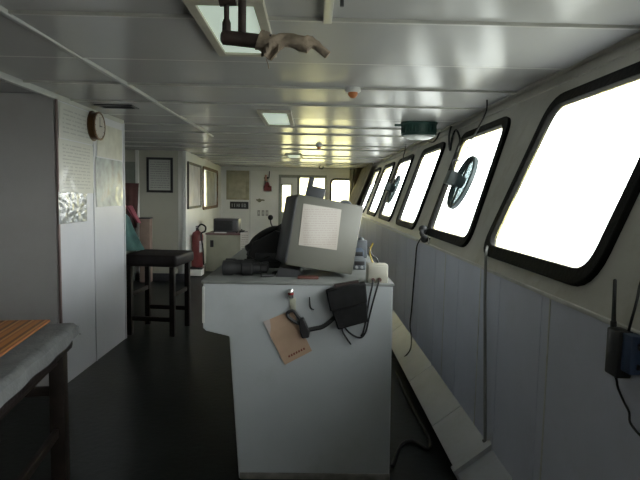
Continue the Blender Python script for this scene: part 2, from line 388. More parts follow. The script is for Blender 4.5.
# sloping cover along the foot of the window wall
cv = MB(); ys = [.4, 1.25, 1.9]+[onx(*p, .926).y for p in ((490, 446), (461, 401), (432, 366), (403, 322))]+[6.6, 7.8, 9, 10.2]
for i, (a, b) in enumerate(zip(ys[:-1], ys[1:])):
    o = .012 if i < 2 else 0
    cv.prism([(.757-o, a+.004, .08+o), (.927, a+.004, .212+o), (.927, a+.004, .0), (.80, a+.004, .0)], (0, b-a-.008, 0))
cv.prism([(.735, ys[3]-.03, .092), (.927, ys[3]-.03, .242), (.927, ys[3]-.03, 0), (.79, ys[3]-.03, 0)], (0, .05, 0))
struct(cv.build('baseboard_right', mat('cover_paint', (.40, .41, .43), .4, var=.06, scale=4, dirt=(.30, .29, .28), dscale=6, damt=.5), smooth=False))

# ================================================================== CEILING FITTINGS
def ceiling_light(y0, y1, label):
    t = thing('ceiling_light', label, 'ceiling light', (-.32, (y0+y1)/2, H-.03), 'fluorescent ceiling lights')
    x0, x1 = -.455, -.185
    MB().mesh(plate([(x0, y0), (x1, y0), (x1, y1), (x0, y1)], [[(x0+.03, y0+.03), (x1-.03, y0+.03), (x1-.03, y1-.03), (x0+.03, y1-.03)]], .03, .004), Matrix.Translation((0, 0, H-.012))).build('frame', M_cream, t)
    MB().box((x0+.028, y0+.028, H-.016), (x1-.028, y1-.028, H-.008), .003).build('diffuser', glow('lit_diffuser', (.78, .93, .80), .42), t)
ceiling_light(1.90, 2.62, 'cream framed fluorescent ceiling light behind the hanging brown pipe')
ceiling_light(4.36, 5.20, 'cream framed ceiling light midway along the wheelhouse, above the leaning grey cabinet')
ceiling_light(8.85, 9.75, 'smallest looking ceiling light, close to the far wall')

def detector(px, py, y_, r, label):
    p = onz(px, py, H-.02); t = thing('smoke_detector', label, 'smoke detector', (p.x, p.y, H), 'ceiling smoke detectors')
    MB().lathe((p.x, p.y, H+.006), (0, 0, -1), [(0, r), (.022, r), (.03, r*.8)], 24).build('base', M_white, t)
    MB().lathe((p.x, p.y, H-.02), (0, 0, -1), [(0, r*.62), (.02, r*.6), (.036, r*.35), (.04, .004)], 20).build('sensor_head', mat('orange_plastic', (.50, .17, .05), .4), t)
detector(353, 92, 0, .05, 'white ceiling smoke detector with orange head, in front of the green lamp')
detector(319, 146.5, 0, .05, 'small orange tipped ceiling smoke detector towards the far wall')

p = onz(117, 105.5, H)
v_ = MB(); v_.mesh(plate([(-.15, -.085), (.15, -.085), (.15, .085), (-.15, .085)], [[(-.125, -.06), (.125, -.06), (.125, .06), (-.125, .06)]], .016), Matrix.Translation((p.x, p.y, H-.006)))
vt_ = tag(v_.build('ceiling_vent', M_dark, origin=(p.x, p.y, H)), 'dark ceiling vent beside the locker top', 'vent')
s_ = MB()
for i in range(6): s_.box((p.x-.125, p.y-.06+i*.02, H-.008), (p.x+.125, p.y-.052+i*.02, H+.003))
s_.build('louvre', M_blackm, vt_)

# hanging pipe with a rag on its handle
PY = 1.5
def pp(px, py, y=PY): return ony(px, py, y)
pz = pp(248, 40); t = thing('overhead_pipe_handle', 'brown overhead pipe with cross handle hanging from the ceiling', 'pipe', (pz.x, PY, H))
M_pipe = mat('brown_pipe', (.045, .030, .026), .4, var=.35, scale=20)
a = pp(226.5, 30); b = pp(242, 33)
MB().cyl((a.x, PY, a.z-.01), (a.x, PY, H+.01), .0075, 14).lathe((a.x, PY, a.z-.016), (0, 0, 1), [(0, .012), (.035, .012), (.045, .008)], 14).build('thin_rod', M_pipe, t)
MB().cyl((b.x, PY, b.z-.02), (b.x, PY, H+.01), .0115, 16).build('thick_rod', M_pipe, t)
c0 = pp(221, 37); c1 = pp(264, 42); d_ = (c1-c0).normalized()
MB().lathe(c0, d_, [(0, .012), (.006, .02), (.02, .02), (.024, .0195), (.13, .020), (.134, .0225), ((c1-c0).length+.02, .0225)], 22).build('cross_bar', M_pipe, t)
q0 = pp(229, 0); zt = q0.z+.003
MB().cyl((a.x-.02, PY, zt), (b.x-.018, PY, zt+.004), .021, 16).build('collar', M_pipe, t)
MB().tube([c1, pp(300, 43), pp(312, 44), pp(325, 53)], .007, 12).build('handle_bar', M_pipe, t)
MB().lathe((b.x, PY, H+.012), (0, 0, -1), [(0, .06), (.022, .06), (.026, .02)], 20).build('flange', M_pipe, t)
# the rag: a lumpy sleeve with a hanging corner
rg = MB(); pts = [pp(*q) for q in ((258.5, 40.5), (264, 42.5), (271, 44), (278, 42.5), (284, 40.5), (293, 41), (301, 43), (307, 44.5), (312, 43), (317, 45.5), (322, 50), (328, 55.5))]
rad = [.026, .027, .026, .021, .018, .0185, .021, .022, .015, .0115, .0105, .0105]
rings = []
for i, (q, r_) in enumerate(zip(pts, rad)):
    for s in ((0,) if i == len(pts)-1 else (0, .5)):
        qq = q.lerp(pts[min(i+1, len(pts)-1)], s); r2 = r_*(1-s)+rad[min(i+1, len(pts)-1)]*s
        dd = (pts[min(i+1, len(pts)-1)]-pts[max(i-1, 0)]).normalized(); x = Vector((0, 0, 1)); x = (x-dd*x.dot(dd)).normalized(); y = dd.cross(x)
        rings.append([rg.bm.verts.new(qq+(x*math.cos(a_)+y*math.sin(a_))*r2*(1+.13*math.sin(3*a_+i*1.7+s*2)+.07*math.sin(7*a_+i*2.3))) for a_ in [2*math.pi*k/22 for k in range(22)]])
rg.skin(rings)
fl = [pp(*q) for q in ((261, 47), (280, 46), (280, 55), (272, 62.5), (263, 58))]
def flap(u, v):
    top = fl[0].lerp(fl[1], u); bot = fl[4].lerp(fl[3], u) if u < .8 else fl[3].lerp(fl[2], (u-.8)/.2)
    q = top.lerp(bot, v); return q+Vector((0, -.02+.012*math.sin(u*9+v*2), 0))
rg.grid(flap, 10, 8, .004)
rg.tube([pp(266, 59), pp(268, 64), pp(269, 69)], .0015, 5)
M_rag = mat('rag_cloth', (.27, .215, .16), .9, var=.35, scale=25, bump=.5, bscale=70)
tag(rg.build('rag', M_rag, origin=pts[0]), 'beige rag wrapped round the end of the overhead pipe handle', 'rag')

# clip and small hook on the ceiling
p = onz(342, 2, H-.02); tag(MB().cyl((p.x, p.y, H+.006), (p.x, p.y, H-.035), .007, 12).lathe((p.x, p.y, H+.004), (0, 0, -1), [(0, .014), (.006, .013)], 14).build('ceiling_stud', M_dark, origin=(p.x, p.y, H)), 'short dark stud sticking down from the ceiling beside the strip', 'stud')
p = ony(321.5, 167, 12.2)
tag(MB().tube([(p.x, 12.2, H+.01), (p.x, 12.2, p.z+.05), (p.x-.04, 12.2, p.z+.02), (p.x-.045, 12.2, p.z-.03), (p.x+.03, 12.2, p.z-.035), (p.x+.04, 12.2, p.z+.03)], .012, 8).build('ceiling_hook', M_dark, origin=(p.x, 12.2, H)), 'small dark hook hanging from the ceiling before the far windows', 'hook')

# green caged lamp
p = onz(419, 123, H); t = thing('flood_lamp', 'green ribbed flood lamp fixed under the ceiling beside the windows', 'lamp', (p.x, p.y, H))
M_green = mat('green_enamel', (.035, .09, .075), .4, var=.15)
MB().lathe((p.x, p.y, H+.006), (0, 0, -1), [(0, .165), (.02, .172), (.03, .16), (.10, .150), (.105, .158), (.125, .158), (.128, .145)], 40).build('housing', M_green, t)
for k_ in range(32):
    a_ = 2*math.pi*k_/32; MB().box((.150, -.004, H-.1), (.162, .004, H-.022), .001, Matrix.Translation((p.x, p.y, 0))@Matrix.Rotation(a_, 4, 'Z')).build('rib', M_green, t)
MB().lathe((p.x, p.y, H-.122), (0, 0, -1), [(0, .142), (.012, .135), (.026, .09), (.032, .02), (.033, .001)], 32).build('lens', mat('frosted_lens', (.75, .80, .76), .3, spec=.6), t)
MB().box((p.x-.225, p.y-.02, H-.035), (p.x-.16, p.y+.02, H-.015), .004).build('bracket', M_green, t)

# ================================================================== WINDOW FITTINGS
def clear_view(px, py, r, label, motor=True):
    zc = on(px, py, (.926, 0, 1.10), (vv.z, 0, -vv.x)); n = -Vector((vv.z, 0, -vv.x)); c = zc+n*.02
    t = thing('clear_view_screen', label, 'clear view screen', c, 'round clear view screens')
    M_rim = mat('screen_rim', (.045, .065, .068), .4, var=.15)
    rm = MB(); q = []
    for d, rr in ((-.008, r), (.018, r), (.026, r-.007), (.026, r-.016), (.016, r-.02), (.016, r-.034), (-.008, r-.036)): q.append(rm.ring(c+n*d, n, rr, 48))
    rm.skin(q+[q[0]], cap=False); rm.build('rim', M_rim, t)
    MB().lathe(c-n*.004, n, [(0, r-.03), (.004, r-.03)], 48).build('disc_pane', glass_mat('screen_glass', (.26, .295, .30), (.10, .13, .13), .04, .05), t, smooth=False)
    x = Vector((0, 1, 0)); y = n.cross(x)
    hb = MB(); hb.cyl(c, c+n*.05, .045, 24); hb.lathe(c+n*.04, n, [(0, .052), (.02, .052), (.026, .045)], 24); hb.build('motor', mat('motor_grey', (.06, .08, .082), .4), t)
    hb = MB(); m = Matrix.Translation(c)@frame_m((0, 0, 0), x, y)
    hb.box((-.055, -.05, .06), (.055, .05, .125), .006, m); hb.build('motor_box', mat('motor_box_grey', (.075, .095, .095), .45), t)
    br = MB(); br.box((-.012, -r+.01, .010), (.012, r-.01, .022), .003, m); br.build('strut', M_rim, t)
    return c, n
ca, n_a = clear_view(465.5, 184, .205, 'big round clear view screen on the second window, cabled to the ceiling')
cb, n_b = clear_view(395.5, 190, .20, 'small looking round clear view screen on a window further along the wall', False)

def cable(name, pts, r, label, m=None, smooth=4):
    P = [Vector(p) for p in pts]
    return tag(MB().tube(P, r, 8, smooth).build(name, m or M_blackm, origin=P[0]), label, 'cable')
def bp(px, py, off=.03): return on(px, py, Vector((.926, 0, 1.10))-Vector((vv.z, 0, -vv.x))*off, (vv.z, 0, -vv.x))
top = onz(487, 101, H-.004)
cable('cable', [top+Vector((0, 0, .01)), ony(486, 112, top.y), bp(476, 132, .12), bp(468, 146, .07), bp(464.5, 160, .06), ca+n_a*.085+Vector((0, 0, .13)), ca+n_a*.085+Vector((0, 0, .066))], .0055, 'black cable drooping from the ceiling to the big clear view screen')
cable('cable', [onz(406, 144, H)+Vector((0, 0, .005)), bp(405, 150, .06), bp(403, 158, .06), bp(401, 168, .09), cb+n_b*.075+Vector((0, 0, .068))], .006, 'short black cable above the small looking clear view screen')
cable('cable', [bp(455, 122, .008), bp(451, 127, .03), bp(449, 138, .03), bp(450, 150, .02), bp(452, 138, .02), bp(456, 130, .02), bp(460, 140, .02), bp(457, 152, .015)], .009, 'looped dark hose on the post between two windows beside the green lamp')
cable('cable', [bp(446, 128, .01), bp(440, 132, .02), bp(437, 138, .02), bp(433, 142, .02), bp(428, 141, .02)], .008, 'short grey wire behind the green lamp', M_dark)

# handset clipped under the windows, its cord falling to the cover
hp = bp(425, 232, .03); t = thing('wall_handset', 'black handset clipped to the sill beneath the second window', 'handset', hp)
MB().box(hp+Vector((-.005, -.04, -.02)), hp+Vector((.04, .04, .03)), .008).build('cradle', M_black, t)
MB().ball(bp(423, 229, .06), .035, 14, (1, 1.3, .9)).ball(bp(424.5, 239, .06), .03, 14, (1, 1.2, 1)).tube([bp(423, 229, .06), bp(421.5, 233, .075), bp(424.5, 239, .06)], .017, 10).build('receiver', M_blackm, t)
MB().box(bp(429, 240, .04)-Vector((.008, .012, .03)), bp(429, 240, .04)+Vector((.008, .012, .02)), .004).build('clip', M_chrome, t)
wx = lambda px, py, o=.006: onx(px, py, .92-o)
cable('cable', [bp(422, 237, .06), wx(417, 246), wx(415.5, 262), wx(413.5, 285), wx(411.5, 310), wx(410, 325, .02), onx(411.5, 338, .90), onx(410, 350, .85), onx(403, 358, .80), onx(397, 360, .77), onx(391, 357, .75), onx(384, 352, .70)], .006, 'thin black cord running down the wall from the handset to the sloping cover')
tb = MB(); z_ = [wx(485, y_, .010) for y_ in (257, 290, 330, 370, 410, 440)]
tb.tube([bp(488, 246, .012), wx(486, 254)]+z_[1:]+[Vector((.90, z_[-1].y-.0, .235))], .008, 10)
tag(tb.build('conduit', mat('grey_conduit', (.22, .22, .21), .5), origin=z_[0]), 'grey conduit down the wall between the two nearest windows', 'conduit')

# black radio with an antenna on the wall
q = onx(612, 352, .926); t = thing('radio_transceiver', 'black handheld radio with stub antenna hung on the wall under the nearest window', 'radio', (q.x, q.y, q.z))
def rw(px, py, o): return onx(px, py, .926-o)
a = rw(604.5, 371.5, .052); b = rw(620, 332, .052)
MB().box((.872, min(a.y, b.y), a.z), (.916, max(a.y, b.y), b.z), .005).build('body', M_black, t)
a2 = rw(622, 372, .04); b2 = rw(633.5, 336, .04)
MB().box((.882, min(a2.y, b2.y), a2.z+.004), (.927, max(a2.y, b2.y)+.004, b2.z-.002), .004).build('charger', mat('blue_plastic', (.035, .06, .12), .4), t)
MB().box((.90, min(a2.y, b2.y)-.008, a2.z+.02), (.914, min(a2.y, b2.y)+.001, a2.z+.035), .002).build('button', M_black, t)
MB().box((.90, min(a2.y, b2.y)-.008, b2.z-.04), (.914, min(a2.y, b2.y)+.001, b2.z-.022), .002).build('button', M_black, t)
an0 = Vector((.895, rw(613.5, 331, .03).y, b.z-.006)); an1 = rw(615, 279, .03)
MB().lathe(an0, an1-an0, [(0, .0085), (.02, .0085), (.022, .0065), ((an1-an0).length-.004, .005), ((an1-an0).length, .003)], 12).build('antenna', M_blackm, t)
rb = an0+Vector((0, 0, -(b.z-a.z)+.006))
cable('cable', [rb, onx(616, 378, .90), onx(618, 388, .915), onx(624, 402, .915), onx(629, 412, .915), onx(630, 422, .915), onx(637, 432, .915), onx(646, 442, .915), onx(660, 470, .915)], .0035, 'thin black cord hanging below the handheld radio')
cable('cable', [bp(648, 262, .01), bp(640, 285, .012), onx(637, 300, .90), onx(631, 322, .905), onx(627.5, 336, .905)], .004, 'black wire slanting down past the nearest window to the radio charger')
sc_ = bp(632, 300, .006)

# ================================================================== LEFT SIDE
def px_(px, py, o=0.0): return onx(px, py, -1.84+o)
# clock
c = px_(92.5, 126); t = thing('wall_clock', 'round brass wall clock high on the locker side', 'clock', c)
M_brass = mat('brass', (.11, .06, .028), .32, var=.35, metal=.8)
MB().lathe((-1.845, c.y, c.z), (1, 0, 0), [(0, .125), (.012, .125), (.016, .112), (.055, .112), (.06, .118), (.068, .118), (.071, .106), (.064, .099)], 40).build('case', M_brass, t)
MB().lathe((-1.784, c.y, c.z), (1, 0, 0), [(0, .10), (.006, .10)], 40).build('dial', mat('clock_dial', (.50, .47, .42), .5, var=.03), t)
hd = MB(); hd.box((-1.7785, c.y-.004, c.z-.01), (-1.7765, c.y+.004, c.z+.075), .0005); hd.box((-1.7785, c.y-.01, c.z-.004), (-1.7765, c.y+.05, c.z+.004), .0005)
hd.build('hands', M_black, t)
for k_ in range(12):
    a_ = k_*math.pi/6; MB().box((-1.7785, -.003, .085), (-1.7772, .003, .095), 0, Matrix.Translation((0, c.y, c.z))@Matrix.Rotation(a_, 4, 'X')).build('hour_mark', M_black, t)

def sheet(name, x0, y0, x1, y1, material, label, cat, wav=0.0, group=None, off=.004):
    a = px_(x0, y0); d_ = px_(x0, y1); c_ = px_(x1, y0)
    za, zb = a.z, d_.z
    def f(u, v):
        y = a.y+(c_.y-a.y)*u; z = zb+(za-zb)*v
        return Vector((-1.84+off+wav*(.5+.5*math.sin(u*17+3*math.sin(v*9))*math.sin(v*13+u*8)), y, z))
    m = MB().grid(f, 24 if wav else 2, 24 if wav else 2, .001)
    return tag(m.build(name, material, origin=(-1.84, a.y, zb)), label, cat, group)
M_print = printed('notice_print', (.52, .52, .465), (.30, .30, .28), 'Y', 'Z', 15, .4, .15, 4)
sheet('notice', 57.5, 101, 92.5, 137, printed('notice_print_top', (.52, .52, .47), (.34, .34, .32), 'Y', 'Z', 8, .4, .15, 4), 'blank looking paper notice at the top of the locker side', 'notice', .001)
sheet('notice', 57.5, 138, 92, 193, M_print, 'long printed notice in plastic on the locker side', 'notice', .0012)
M_foil = mat('clear_plastic', (.33, .35, .35), .14, var=.3, scale=14, spec=.8, coat=.5, bump=1.0, bscale=15)
sheet('plastic_sleeve', 57.5, 192, 86, 224.5, M_foil, 'crumpled shiny plastic sleeve hanging below the long notice', 'plastic sleeve', .0015)
sheet('notice', 96, 122, 121, 156, mat('pale_sheet', (.55, .55, .49), .3, var=.12, scale=10, coat=.4), 'upper plastic covered sheet near the clock', 'notice', .002)
sheet('notice', 95, 157, 121.5, 207, mat('colour_sheet', (.46, .50, .50), .22, var=.35, scale=7, coat=.5, dirt=(.50, .38, .26), dscale=6, damt=.6), 'shiny plastic covered chart below the clock with mottled colours', 'notice', .0022)

# framed pictures
def framed(M_, q, fw, mt_, mp_, label, name='picture_frame', inner=None):
    o = M_@Vector((q[0][0], q[0][1], 0)); t = thing(name, label, 'picture frame', o)
    MB().mesh(plate(q, [grow(q, -fw)], .03, .004), M_@Matrix.Translation((0, 0, .0155))).build('frame', mt_, t)
    x0, z0 = q[0][0]+fw*.6, q[0][1]+fw*.6; x1, z1 = q[2][0]-fw*.6, q[2][1]-fw*.6
    MB().mesh(plate([(x0, z0), (x1, z0), (x1, z1), (x0, z1)], [], .008), M_@Matrix.Translation((0, 0, .012))).build('print', mp_, t, smooth=False)
    return t
BKM = frame_m((0, 8.75, 0), (1, 0, 0), (0, 0, 1))
def by(px, py): p = ony(px, py, 8.75); return (p.x, p.z)
a = by(147, 157.5); b = by(173, 192.5)
framed(BKM, [(a[0], b[1]), (b[0], b[1]), (b[0], a[1]), (a[0], a[1])], .03, M_black, printed('certificate', (.48, .49, .45), (.22, .22, .22), 'X', 'Z', 14, .3, .3, 5), 'black framed certificate on the bulkhead behind the high stool')
q = lrect(187, 161.5, 209, 200)
framed(LM, q, .035, M_black, mat('poster_print', (.52, .50, .50), .3, var=.25, scale=4, dirt=(.5, .42, .30), dscale=3, damt=.6), 'black framed poster seen edge on, beside the rusty framed window')

# things hanging and standing in the alcove
cp = ony(128, 183, 8.6)
ct = MB()
def coat(u, v):
    w_ = .13+.05*(1-v); x = cp.x-.04+(u-.5)*2*w_; z = cp.z-v*.72
    return Vector((x, 8.70-.05*(1-(2*u-1)**2)-.02*math.sin(u*22)*v, z))
ct.grid(coat, 18, 8, .012)
tag(ct.build('hanging_coat', mat('maroon_cloth', (.085, .035, .03), .9, var=.3, sheen=.3), origin=(cp.x, 8.7, cp.z-.72)), 'maroon coat hanging on the door at the back of the alcove', 'coat')
CY = 6.9; jp = ony(126, 216, CY); t = thing('office_chair', 'dark chair in the alcove under a teal jacket', 'chair', (-2.64, CY, 0))
cx = -2.64
MB().box((cx-.24, CY-.24, .44), (cx+.24, CY+.24, .52), .03).build('seat', M_dark, t)
MB().box((cx-.15, CY+.18, .6), (cx+.15, CY+.24, 1.16), .025).build('backrest', M_dark, t)
MB().box((cx-.03, CY+.22, .46), (cx+.03, CY+.25, .7), .005).build('back_bracket', M_dark, t)
MB().cyl((cx, CY, .08), (cx, CY, .45), .03).build('column', M_dark, t)
for k_ in range(5):
    a_ = k_*2*math.pi/5+.3; e_ = Vector((cx+.27*math.cos(a_), CY+.27*math.sin(a_), .055))
    lg = MB().tube([(cx, CY, .09), e_], [.025, .016], 8, 0).build('leg', M_dark, t)
    MB().lathe(e_+Vector((0, -.014, -.028)), (0, 1, 0), [(0, .026), (.028, .026)], 14).build('caster', M_blackm, lg)
M_teal = mat('teal_cloth', (.055, .135, .125), .85, var=.3, scale=8, bump=.3, bscale=30, sheen=.2)
jk = MB(); JX = cx
def jacket(u, v):
    a_ = 2*math.pi*u
    if v < .2:                                    # shoulders closing over the chair back
        k = .02+.98*(v/.2)**.6; rx, ry, z, q = .19*k, .085*k, 1.235-.045*(v/.2)**2, 0
    else:
        q = (v-.2)/.8; rx = .19+.12*q+(.012+.02*q)*math.sin(a_*7+q*3); ry = .085+.06*q+.008*math.cos(a_*6); z = 1.19-.50*q
    return Vector((JX+rx*math.cos(a_)+.09*q*q, CY+.21+ry*math.sin(a_), z-.04*math.cos(a_)*(1-q)))
jk.grid(jacket, 44, 16)
bmesh.ops.remove_doubles(jk.bm, verts=jk.bm.verts, dist=.0005)
tag(jk.build('jacket', M_teal, origin=(JX, CY+.21, .69)), 'teal jacket draped over the chair back behind the high stool', 'jacket')
tw = MB(); tp = ony(128.5, 206, CY); 
def towel(u, v):
    x = tp.x-.03+.14*v+.10*(u-.5)*(1-.4*v); z = tp.z-.0-.22*v
    return Vector((x, CY+.095-.035*v+.008*math.sin(u*9), z))
tw.grid(towel, 10, 10, .012)
tag(tw.build('towel', mat('pink_cloth', (.42, .12, .15), .9, var=.2), origin=(tp.x, CY, tp.z-.28)), 'pink cloth hanging over the teal jacket', 'towel')
bx0 = ony(140.5, 250, 8.3); bx1 = ony(149, 218.5, 8.3)
t = thing('storage_box', 'tall pale brown box against the bulkhead behind the teal jacket', 'box', ((bx0.x+bx1.x)/2, 8.5, 0))
MB().box((bx0.x-.1, 8.56, 0), (bx1.x-.07, 8.71, bx1.z-.02), .006).build('body', mat('cardboard', (.30, .22, .18), .8, var=.12), t)
MB().box((bx0.x-.11, 8.55, bx1.z-.02), (bx1.x-.06, 8.712, bx1.z), .004).build('lid', M_dark, t)

# high stools
def stool(cx, cy, rot, sx, sy, h, label, seat_mat, rails, lw=.025):
    t = thing('high_stool', label, 'stool', (cx, cy, 0), 'high stools')
    m = Matrix.Translation((cx, cy, 0))@Matrix.Rotation(rot, 4, 'Z')
    st = MB(); st.box((-sx/2-.035, -sy/2-.035, h-.12), (sx/2+.035, sy/2+.035, h), .032, m, 3); st.build('seat', seat_mat, t)
    for i, (ax, ay) in enumerate(((1, -1), (1, 1), (-1, 1), (-1, -1))):
        x, y = ax*(sx/2-.025), ay*(sy/2-.025)
        MB().box((x-lw, y-lw, 0), (x+lw, y+lw, h-.09), .004, m).build('leg', M_wood, t)
    for (x0, y0, x1, y1, z) in rails:
        a = Vector((x0*(sx/2-.03), y0*(sy/2-.03), z)); b = Vector((x1*(sx/2-.03), y1*(sy/2-.03), z))
        MB().box((min(a.x, b.x)-.012, min(a.y, b.y)-.012, z-.022), (max(a.x, b.x)+.012, max(a.y, b.y)+.012, z+.022), .003, m).build('rail', M_wood, t)
    return t, m
M_vinyl = mat('black_vinyl', (.012, .009, .009), .55, var=.3, scale=15, spec=.2, bump=.2, bscale=40)
stool(-1.60, 5.59, R(-6), .50, .50, .835, 'dark wooden high stool with black padded seat beside the locker', M_vinyl, [(-1, -1, 1, -1, .17), (-1, 1, 1, 1, .20), (1, -1, 1, 1, .42), (-1, -1, -1, 1, .42)])
tpx = MB()
s0 = onz(70, 324, .815); s1 = onz(-1, 382, .815); d_ = (s0-s1).normalized(); ang = math.atan2(d_.y, d_.x)-math.pi/2
SX, SY = .62, 1.0
ctr = Vector((s0.x, s0.y, 0))+Matrix.Rotation(ang, 3, 'Z')@Vector((-SX/2-.02, -SY/2-.02, 0))
t, m = stool(ctr.x, ctr.y, ang, SX, SY, .805, 'dark wooden bench stool in the foreground under a grey cloth and striped mat', M_vinyl, [(-1, 1, 1, 1, .50), (1, -1, 1, 1, .30), (-1, -1, -1, 1, .5), (-1, -1, 1, -1, .3), (1, -1, 1, 1, .66), (-1, 1, 1, 1, .66)], .034)
M_gcloth = mat('grey_cloth', (.12, .125, .125), .9, var=.15, scale=12, bump=.35, bscale=50)
gc = MB()
def cover(u, v):
    x = -SX/2-.09+(SX+.18)*u; y = -SY/2-.09+(SY+.18)*v
    ex = max(0, abs(x)-SX/2-.028)/.062; ey = max(0, abs(y)-SY/2-.028)/.062; e_ = min(1, math.hypot(ex, ey))
    xx = max(-SX/2-.05, min(SX/2+.05, x)); yy = max(-SY/2-.05, min(SY/2+.05, y)); xx += .12*(x-xx); yy += .12*(y-yy)
    return m@Vector((xx+.004*math.sin(y*23), yy+.004*math.sin(x*19), .818+.004*math.sin(x*11)*math.sin(y*9)-.065*e_**1.5))
gc.grid(cover, 44, 60, .004)
tag(gc.build('seat_cloth', M_gcloth, origin=ctr+Vector((0, 0, .7))), 'grey cloth cover drawn over the bench stool in the foreground', 'cloth')
# striped mat
mm = bpy.data.materials.new('striped_mat'); mm.use_nodes = True; nt = mm.node_tree; b_ = nt.nodes['Principled BSDF']; b_.inputs['Roughness'].default_value = .75
c_ = nt.nodes.new('ShaderNodeTexCoord'); s_ = nt.nodes.new('ShaderNodeSeparateXYZ'); nt.links.new(c_.outputs['Generated'], s_.inputs[0])
m1 = nt.nodes.new('ShaderNodeMath'); m1.operation = 'MULTIPLY'; m1.inputs[1].default_value = 9; nt.links.new(s_.outputs['X'], m1.inputs[0])
m2 = nt.nodes.new('ShaderNodeMath'); m2.operation = 'FRACT'; nt.links.new(m1.outputs[0], m2.inputs[0])
r_ = nt.nodes.new('ShaderNodeValToRGB'); r_.color_ramp.interpolation = 'CONSTANT'; e = r_.color_ramp.elements
e[0].color = (.34, .13, .03, 1); e[1].position = .4; e[1].color = (.14, .055, .02, 1); q_ = e.new(.65); q_.color = (.40, .19, .06, 1); q_ = e.new(.85); q_.color = (.25, .09, .03, 1)
nt.links.new(m2.outputs[0], r_.inputs[0]); nt.links.new(r_.outputs[0], b_.inputs['Base Color'])
sm = MB(); sm.box((-.30, -SY/2+.0, 0), (SX/2-.07, SY/2+.025, .012), .004); so = sm.build('seat_mat', mm)
so.location = (m@Vector((0, 0, .827))); so.rotation_euler = (0, 0, ang)
tag(so, 'orange and brown striped mat lying on the grey cloth of the bench stool', 'mat')

# fire extinguisher on the left wall
ep = onl(197.5, 246, .12); t = thing('fire_extinguisher', 'red fire extinguisher mounted beside the grey green cabinet', 'fire extinguisher', (ep.x, ep.y, ep.z-.3))
zb = onl(197.5, 267, .12).z; zt = onl(197.5, 231, .12).z
M_red = mat('red_paint', (.16, .022, .024), .35, var=.1)
MB().lathe((ep.x, ep.y, zb), (0, 0, 1), [(0, .085), (.015, .1), (zt-zb-.08, .1), (zt-zb-.03, .08), (zt-zb, .035), (zt-zb+.01, .03)], 28).build('cylinder', M_red, t)
MB().lathe((ep.x, ep.y, zt), (0, 0, 1), [(0, .03), (.03, .03), (.035, .02), (.06, .02)], 16).box((ep.x-.015, ep.y-.09, zt+.05), (ep.x+.015, ep.y+.03, zt+.065), .003).box((ep.x-.012, ep.y-.10, zt+.08), (ep.x+.012, ep.y+.02, zt+.092), .003).build('valve', M_black, t)
MB().tube([(ep.x, ep.y-.02, zt+.05), (ep.x+.07, ep.y-.04, zt+.12), (ep.x+.15, ep.y-.05, zt+.08), (ep.x+.14, ep.y-.05, zt+.0), (ep.x+.08, ep.y-.08, zt-.05), (ep.x+.11, ep.y-.07, zt-.3), (ep.x+.12, ep.y-.06, zb+.05)], .014, 8).build('hose', M_blackm, t)
MB().box((.0985, -.045, zb+.27), (.103, .045, zb+.47), .001, Matrix.Translation((ep.x, ep.y, 0))@Matrix.Rotation(R(-35), 4, 'Z')).build('label_sticker', mat('white_sticker', (.55, .52, .50), .5, var=.35, scale=14), t)
MB().box((ep.x-.12, ep.y-.11, zb-.03), (ep.x+.1, ep.y+.11, zb+.002), .004).build('bracket', M_dark, t)
wp = lu(198, 272)
MB_ = MB().box((ep.x-.13, ep.y-.12, .02), (ep.x+.09, ep.y+.14, zb-.035), .006)
tag(MB_.build('white_locker_box', M_white, origin=(ep.x, ep.y, 0)), 'low white box beneath the fire extinguisher', 'box')

# cabinet with a microwave by the far end
CYf = 9.9; a = ony(206, 233, CYf); b = ony(243, 233, CYf); zc = a.z
t = thing('cabinet', 'grey green cabinet standing near the far wall', 'cabinet', ((a.x+b.x)/2, CYf+.3, 0))
M_cab = mat('cabinet_paint', (.36, .36, .28), .5, var=.06, dirt=(.28, .28, .22), damt=.4)
MB().box((a.x, CYf+.02, 0), (b.x, CYf+.62, zc-.03), .004).build('body', M_cab, t)
MB().box((a.x-.01, CYf-.01, zc-.03), (b.x+.02, CYf+.64, zc), .005).build('worktop', mat('maroon_top', (.16, .085, .085), .4), t)
dr = MB().box((a.x+.02, CYf, .06), (b.x-.04, CYf+.021, zc-.06), .004).build('door', M_cab, t)
hp_ = ony(212, 243, CYf)
MB().box((hp_.x-.03, CYf-.03, hp_.z-.075), (hp_.x+.03, CYf+.002, hp_.z+.055), .006).build('latch', M_black, dr)
ma = ony(213.5, 232, CYf+.15); mb_ = ony(238.5, 219, CYf+.15)
t = thing('microwave_oven', 'dark microwave oven on top of the grey green cabinet', 'microwave', ((ma.x+mb_.x)/2, CYf+.35, zc))
MB().box((ma.x, CYf+.15, zc+.012), (mb_.x, CYf+.52, mb_.z), .008).build('body', mat('microwave_case', (.06, .06, .065), .4), t)
MB().box((ma.x+.02, CYf+.138, zc+.04), (mb_.x-.12, CYf+.151, mb_.z-.03), .003).build('door', M_black, t)
MB().box((mb_.x-.10, CYf+.142, zc+.04), (mb_.x-.015, CYf+.151, mb_.z-.03), .003).build('control_panel', mat('panel_grey', (.12, .12, .125), .4), t)
for xx in (ma.x+.04, mb_.x-.04):
    for yy in (.2, .48): MB().cyl((xx, CYf+yy, zc-.0005), (xx, CYf+yy, zc+.014), .015, 10).build('foot', M_blackm, t)
wp0 = onz(214, 233.5, zc); 
pb = MB(); pb.box((ma.x+.04, CYf+.01, zc), (ma.x+.26, CYf+.10, zc+.018), .004)
tag(pb.build('paper_stack', mat('white_paper', (.70, .70, .68), .6), origin=(ma.x+.1, CYf+.05, zc)), 'white papers lying in front of the microwave', 'papers')
pk = ony(240, 231, CYf+.1)
